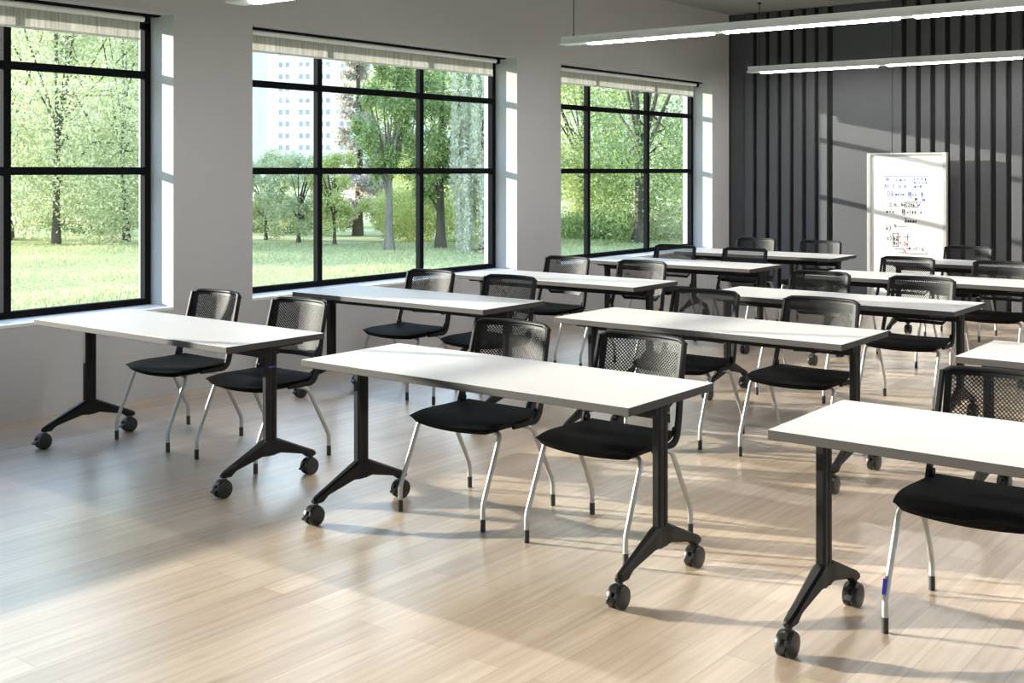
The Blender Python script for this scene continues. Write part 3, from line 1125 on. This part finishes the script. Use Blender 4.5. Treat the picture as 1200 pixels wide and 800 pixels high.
def grass(n, uu, dd):
    u = rng.uniform(*uu, n)
    D = rng.uniform(dd[0] ** .5, dd[1] ** .5, n) ** 2
    k = (u - 600) / 1357.7
    x = CAM.x + D * (-_s + _c * k)
    y = CAM.y + D * (_c + _s * k)
    h = rng.uniform(0.05, 0.16, n) * (0.6 + 0.6 * np.sin(x * .9) * np.sin(y * .7 + 1))
    h = np.clip(h, 0.04, 0.2)
    ang = rng.uniform(0, 2 * math.pi, n)
    w = rng.uniform(0.008, 0.02, n)
    lean = rng.normal(0, 0.05, (n, 2))
    p0 = np.stack([x - np.cos(ang) * w, y - np.sin(ang) * w, np.full(n, GZ)], 1)
    p1 = np.stack([x + np.cos(ang) * w, y + np.sin(ang) * w, np.full(n, GZ)], 1)
    p2 = np.stack([x + np.cos(ang) * w * .3 + lean[:, 0], y + np.sin(ang) * w * .3 + lean[:, 1], GZ + h], 1)
    p3 = np.stack([x - np.cos(ang) * w * .3 + lean[:, 0], y - np.sin(ang) * w * .3 + lean[:, 1], GZ + h], 1)
    return np.stack([p0, p1, p2, p3], 1).reshape(-1, 3)


gv = np.concatenate([grass(60000, (-40, 200), (22, 44)), grass(50000, (270, 600), (24, 44)), grass(20000, (640, 830), (33, 46))])
go = arrays_obj('grass_blades', gv, np.arange(len(gv)).reshape(-1, 4), M['grass'])
tag(go, 'short tufted grass growing over the park lawn', 'grass', None, 'stuff')


def clusters(kind, h, r, base, K):
    """centres and spreads of leaf clumps for a crown: base = height where leaves start"""
    C, S = [], []
    hh = h - base
    for _ in range(K):
        if kind == 'cone':
            f = rng.uniform(0, 1) ** 1.5
            rad = r * (1 - f) ** 0.8 * rng.uniform(.35, 1.0) + .05
            a = rng.uniform(0, 2 * math.pi)
            C.append((math.cos(a) * rad, math.sin(a) * rad, base + f * hh - 0.15 * rad))
            S.append((r * .13, r * .13, r * .07))
        elif kind == 'willow':
            a = rng.uniform(0, 2 * math.pi)
            rad = r * rng.uniform(.3, 1) ** .6
            top = base + hh * (1 - 0.35 * (rad / r) ** 2)
            z = rng.uniform(base, top)
            C.append((math.cos(a) * rad, math.sin(a) * rad, z))
            S.append((r * .045, r * .045, hh * .12))
        else:
            v = rng.normal(size=3)
            v /= np.linalg.norm(v)
            q = rng.uniform(0.35, 1.0) ** 0.5
            lum = 1 + 0.18 * math.sin(v[0] * 5 + v[2] * 4 + h)
            zz = v[2] * q
            zz = math.copysign(abs(zz) ** (0.55 if zz < 0 else 0.9), zz)
            C.append((v[0] * r * q * lum, v[1] * r * q * lum, base + hh * (0.5 + 0.5 * zz * lum)))
            S.append((r * .12, r * .12, hh * .05))
    return np.array(C), np.array(S)


def make_tree(u, D, h, r, base, kind, leaf, nleaf, size, label, group='trees in the park', trunk_r=0.16, bark='bark', name='park_tree', lean=0.0):
    x, y = at(u, D)
    t = thing(name, label, 'tree', (x, y, GZ), group)
    K = 75 if kind in ('cone', 'willow') else max(25, int(60 * (r / 2.5)))
    C, S = clusters(kind, h, r, base, K)
    bm = bmesh.new()
    top = h * (0.92 if kind == 'cone' else 0.62)
    pts = [(lean * f * h + 0.05 * h * .1 * math.sin(f * 6 + u), 0.04 * h * .1 * math.sin(f * 5 + D), f * top) for f in np.linspace(0, 1, 9)]
    tube(bm, pts, [trunk_r * (1.35 if i == 0 else 1 - i / 10.5) for i in range(9)], 9)
    if kind != 'cone':
        for k in range(min(22, len(C))):
            f = rng.uniform(.35, .95)
            i = int(f * 8)
            a = Vector(pts[i])
            bb = Vector(C[rng.integers(len(C))])
            if bb.z < a.z:
                bb.z = (bb.z + a.z) / 2
            midp = (a + bb) / 2 + Vector((0, 0, 0.08 * h * rng.uniform(0, 1)))
            rr = trunk_r * (1 - f) * 0.55 + 0.012
            tube(bm, [a, a.lerp(midp, .6) + Vector((0, 0, .01)), midp, midp.lerp(bb, .6), bb], [rr, rr * .8, rr * .6, rr * .4, rr * .2], 6)
    new_obj('trunk', bm, M[bark], t, True)
    idx = rng.integers(len(C), size=nleaf)
    cent = C[idx] + rng.normal(size=(nleaf, 3)) * S[idx]
    cent[:, 2] = np.maximum(cent[:, 2], 0.06)
    v, q = leaf_quads(cent, size, 1.2 if kind == 'willow' else 0.15)
    arrays_obj('foliage', v, q, M[leaf], t)
    return t


def make_bush(u, D, h, r, leaf, nleaf, size, label):
    x, y = at(u, D)
    n = nleaf
    v = rng.normal(size=(n, 3))
    v /= np.linalg.norm(v, axis=1, keepdims=True)
    q = rng.uniform(0.3, 1, (n, 1)) ** .5
    lum = 1 + .22 * np.sin(v[:, :1] * 7 + u) * np.sin(v[:, 2:] * 6 + D)
    c = v * q * lum * np.array([r, r, h * .5]) + np.array([0, 0, h * .48])
    c[:, 2] = np.maximum(c[:, 2], 0.04)
    vv, qq = leaf_quads(c, size)
    o = arrays_obj('park_shrub', vv, qq, M[leaf])
    o.location = (x, y, GZ)
    tag(o, label, 'shrub', 'shrubs in the park')


# leftmost window
make_tree(66, 44, 14.5, 6.0, 0.9, 'broad', 'leaf_pale', 70000, 0.16, 'big pale drooping tree with dark limbs filling the leftmost window', trunk_r=.15)
make_tree(146, 46, 11.5, 3.2, 1.0, 'broad', 'leaf_pale', 30000, 0.16, 'pale tree at the right side of the leftmost window', trunk_r=.14)
make_tree(8, 47, 12.0, 4.0, 0.9, 'broad', 'leaf_pale', 34000, 0.16, 'pale tree at the left picture edge beyond the leftmost window', trunk_r=.22)
make_tree(88, 62, 11.0, 5.0, 1.5, 'broad', 'leaf_yellow', 20000, 0.20, 'yellow-green tree farther back in the leftmost window')
for i, (u, D, h, r) in enumerate([(100, 52, 1.3, 2.2), (35, 56, 1.5, 2.6), (150, 58, 1.6, 2.6)]):
    make_bush(u, D, h, r, 'leaf_dark', 5000, 0.14, 'low dark shrub on the lawn in the leftmost window, ' + ('in the middle', 'at the left', 'at the right')[i])
# middle window
make_tree(312, 47, 3.5, 1.35, 0.5, 'broad', 'leaf_pale', 10000, 0.13, 'small pale tree at the left side of the middle window', trunk_r=.07)
make_tree(350, 45, 3.7, 1.35, 0.6, 'broad', 'leaf_pale', 11000, 0.13, 'small pale round tree below the tower block', trunk_r=.08)
make_tree(392, 43.5, 3.6, 1.1, 0.6, 'broad', 'leaf_yellow', 10000, 0.12, 'slim yellow-green tree left of the bare pale trunk', trunk_r=.07)
make_tree(420, 50, 9.6, 1.5, 0.6, 'cone', 'leaf_brown', 26000, 0.17, 'tall pale brownish conifer right of the tower block', trunk_r=.2, name='conifer')
make_tree(457, 40.7, 7.3, 1.25, 2.5, 'broad', 'leaf_green', 15000, 0.14, 'green tree with a pale bare trunk in the middle window', trunk_r=.17, bark='bark_pale', lean=-.012)
make_tree(516, 42, 7.6, 1.9, 2.1, 'broad', 'leaf_green', 20000, 0.14, 'broad green tree in the right column of the middle window', trunk_r=.19)
make_tree(566, 40, 7.2, 1.1, 0.5, 'willow', 'leaf_willow', 20000, 0.16, 'pale weeping tree at the right edge of the middle window', trunk_r=.14, name='weeping_tree')
make_tree(478, 60, 9.5, 3.2, 1.0, 'broad', 'leaf_yellow', 22000, 0.18, 'bright yellow-green tree behind the green trees of the middle window')
for i, (u, D, h, r, lf) in enumerate([(470, 46, 2.3, 1.3, 'leaf_yellow'), (497, 47, 2.6, 1.4, 'leaf_yellow'), (545, 46, 2.4, 1.4, 'leaf_yellow'), (325, 52, 1.1, 2.4, 'leaf_dark')]):
    make_bush(u, D, h, r, lf, 7000, 0.12, ('yellow-green bush right of the pale bare trunk', 'yellow-green bush behind the middle of the two trunks',
              'yellow-green bush below the weeping tree', 'low dark hedge bush at the left of the middle window')[i])
# last window
make_tree(748, 45, 12.5, 4.2, 0.8, 'broad', 'leaf_green', 38000, 0.16, 'big dark-limbed green tree filling the window nearest the charcoal wall', trunk_r=.26)
make_tree(682, 50, 10.5, 3.0, 0.9, 'broad', 'leaf_yellow', 24000, 0.16, 'yellow-green tree at the left of the last window', trunk_r=.18)
make_tree(812, 51, 9.5, 2.6, 0.8, 'broad', 'leaf_willow', 20000, 0.15, 'pale bright tree at the right of the last window', trunk_r=.16)
make_tree(720, 64, 12.0, 5.0, 0.8, 'broad', 'leaf_pale', 24000, 0.2, 'pale tree far behind the big one in the last window')
for i, (u, D, h, r) in enumerate([(675, 47, 1.1, 1.5), (715, 48, 1.3, 1.6), (785, 47, 1.4, 1.6)]):
    make_bush(u, D, h, r, ('leaf_green', 'leaf_green', 'leaf_pale')[i], 6000, 0.12,
              'low shrub at the ' + ('left', 'middle', 'right')[i] + ' foot of the trees in the last window')

# white tower block far behind
DB = 290.0
bxx, byy = at(313, DB)
tb = thing('tower_block', 'white high-rise tower block far beyond the park trees', 'building', (bxx, byy, GZ))
tb.rotation_euler = (0, 0, math.radians(32))
bm = bmesh.new()
box(bm, 0, 44, 0, 16, 0, 44)
new_obj('facade', bm, M['render_white'], tb)
bm = bmesh.new()
box(bm, -0.3, 44.3, -0.3, 16.3, 44, 45, .1)
new_obj('roof_parapet', bm, M['render_white'], tb)
nwin = 0
for r in range(9):
    for cgrp in range(5):
        for k in range(2):
            x0 = 3.0 + cgrp * 5.2 + k * 1.7
            z0 = 8.0 + r * 2.95
            bm = bmesh.new()
            box(bm, x0, x0 + 1.0, -0.06, 0.05, z0, z0 + 1.25)
            new_obj('facade_window', bm, M['far_glass'], tb)
            nwin += 1
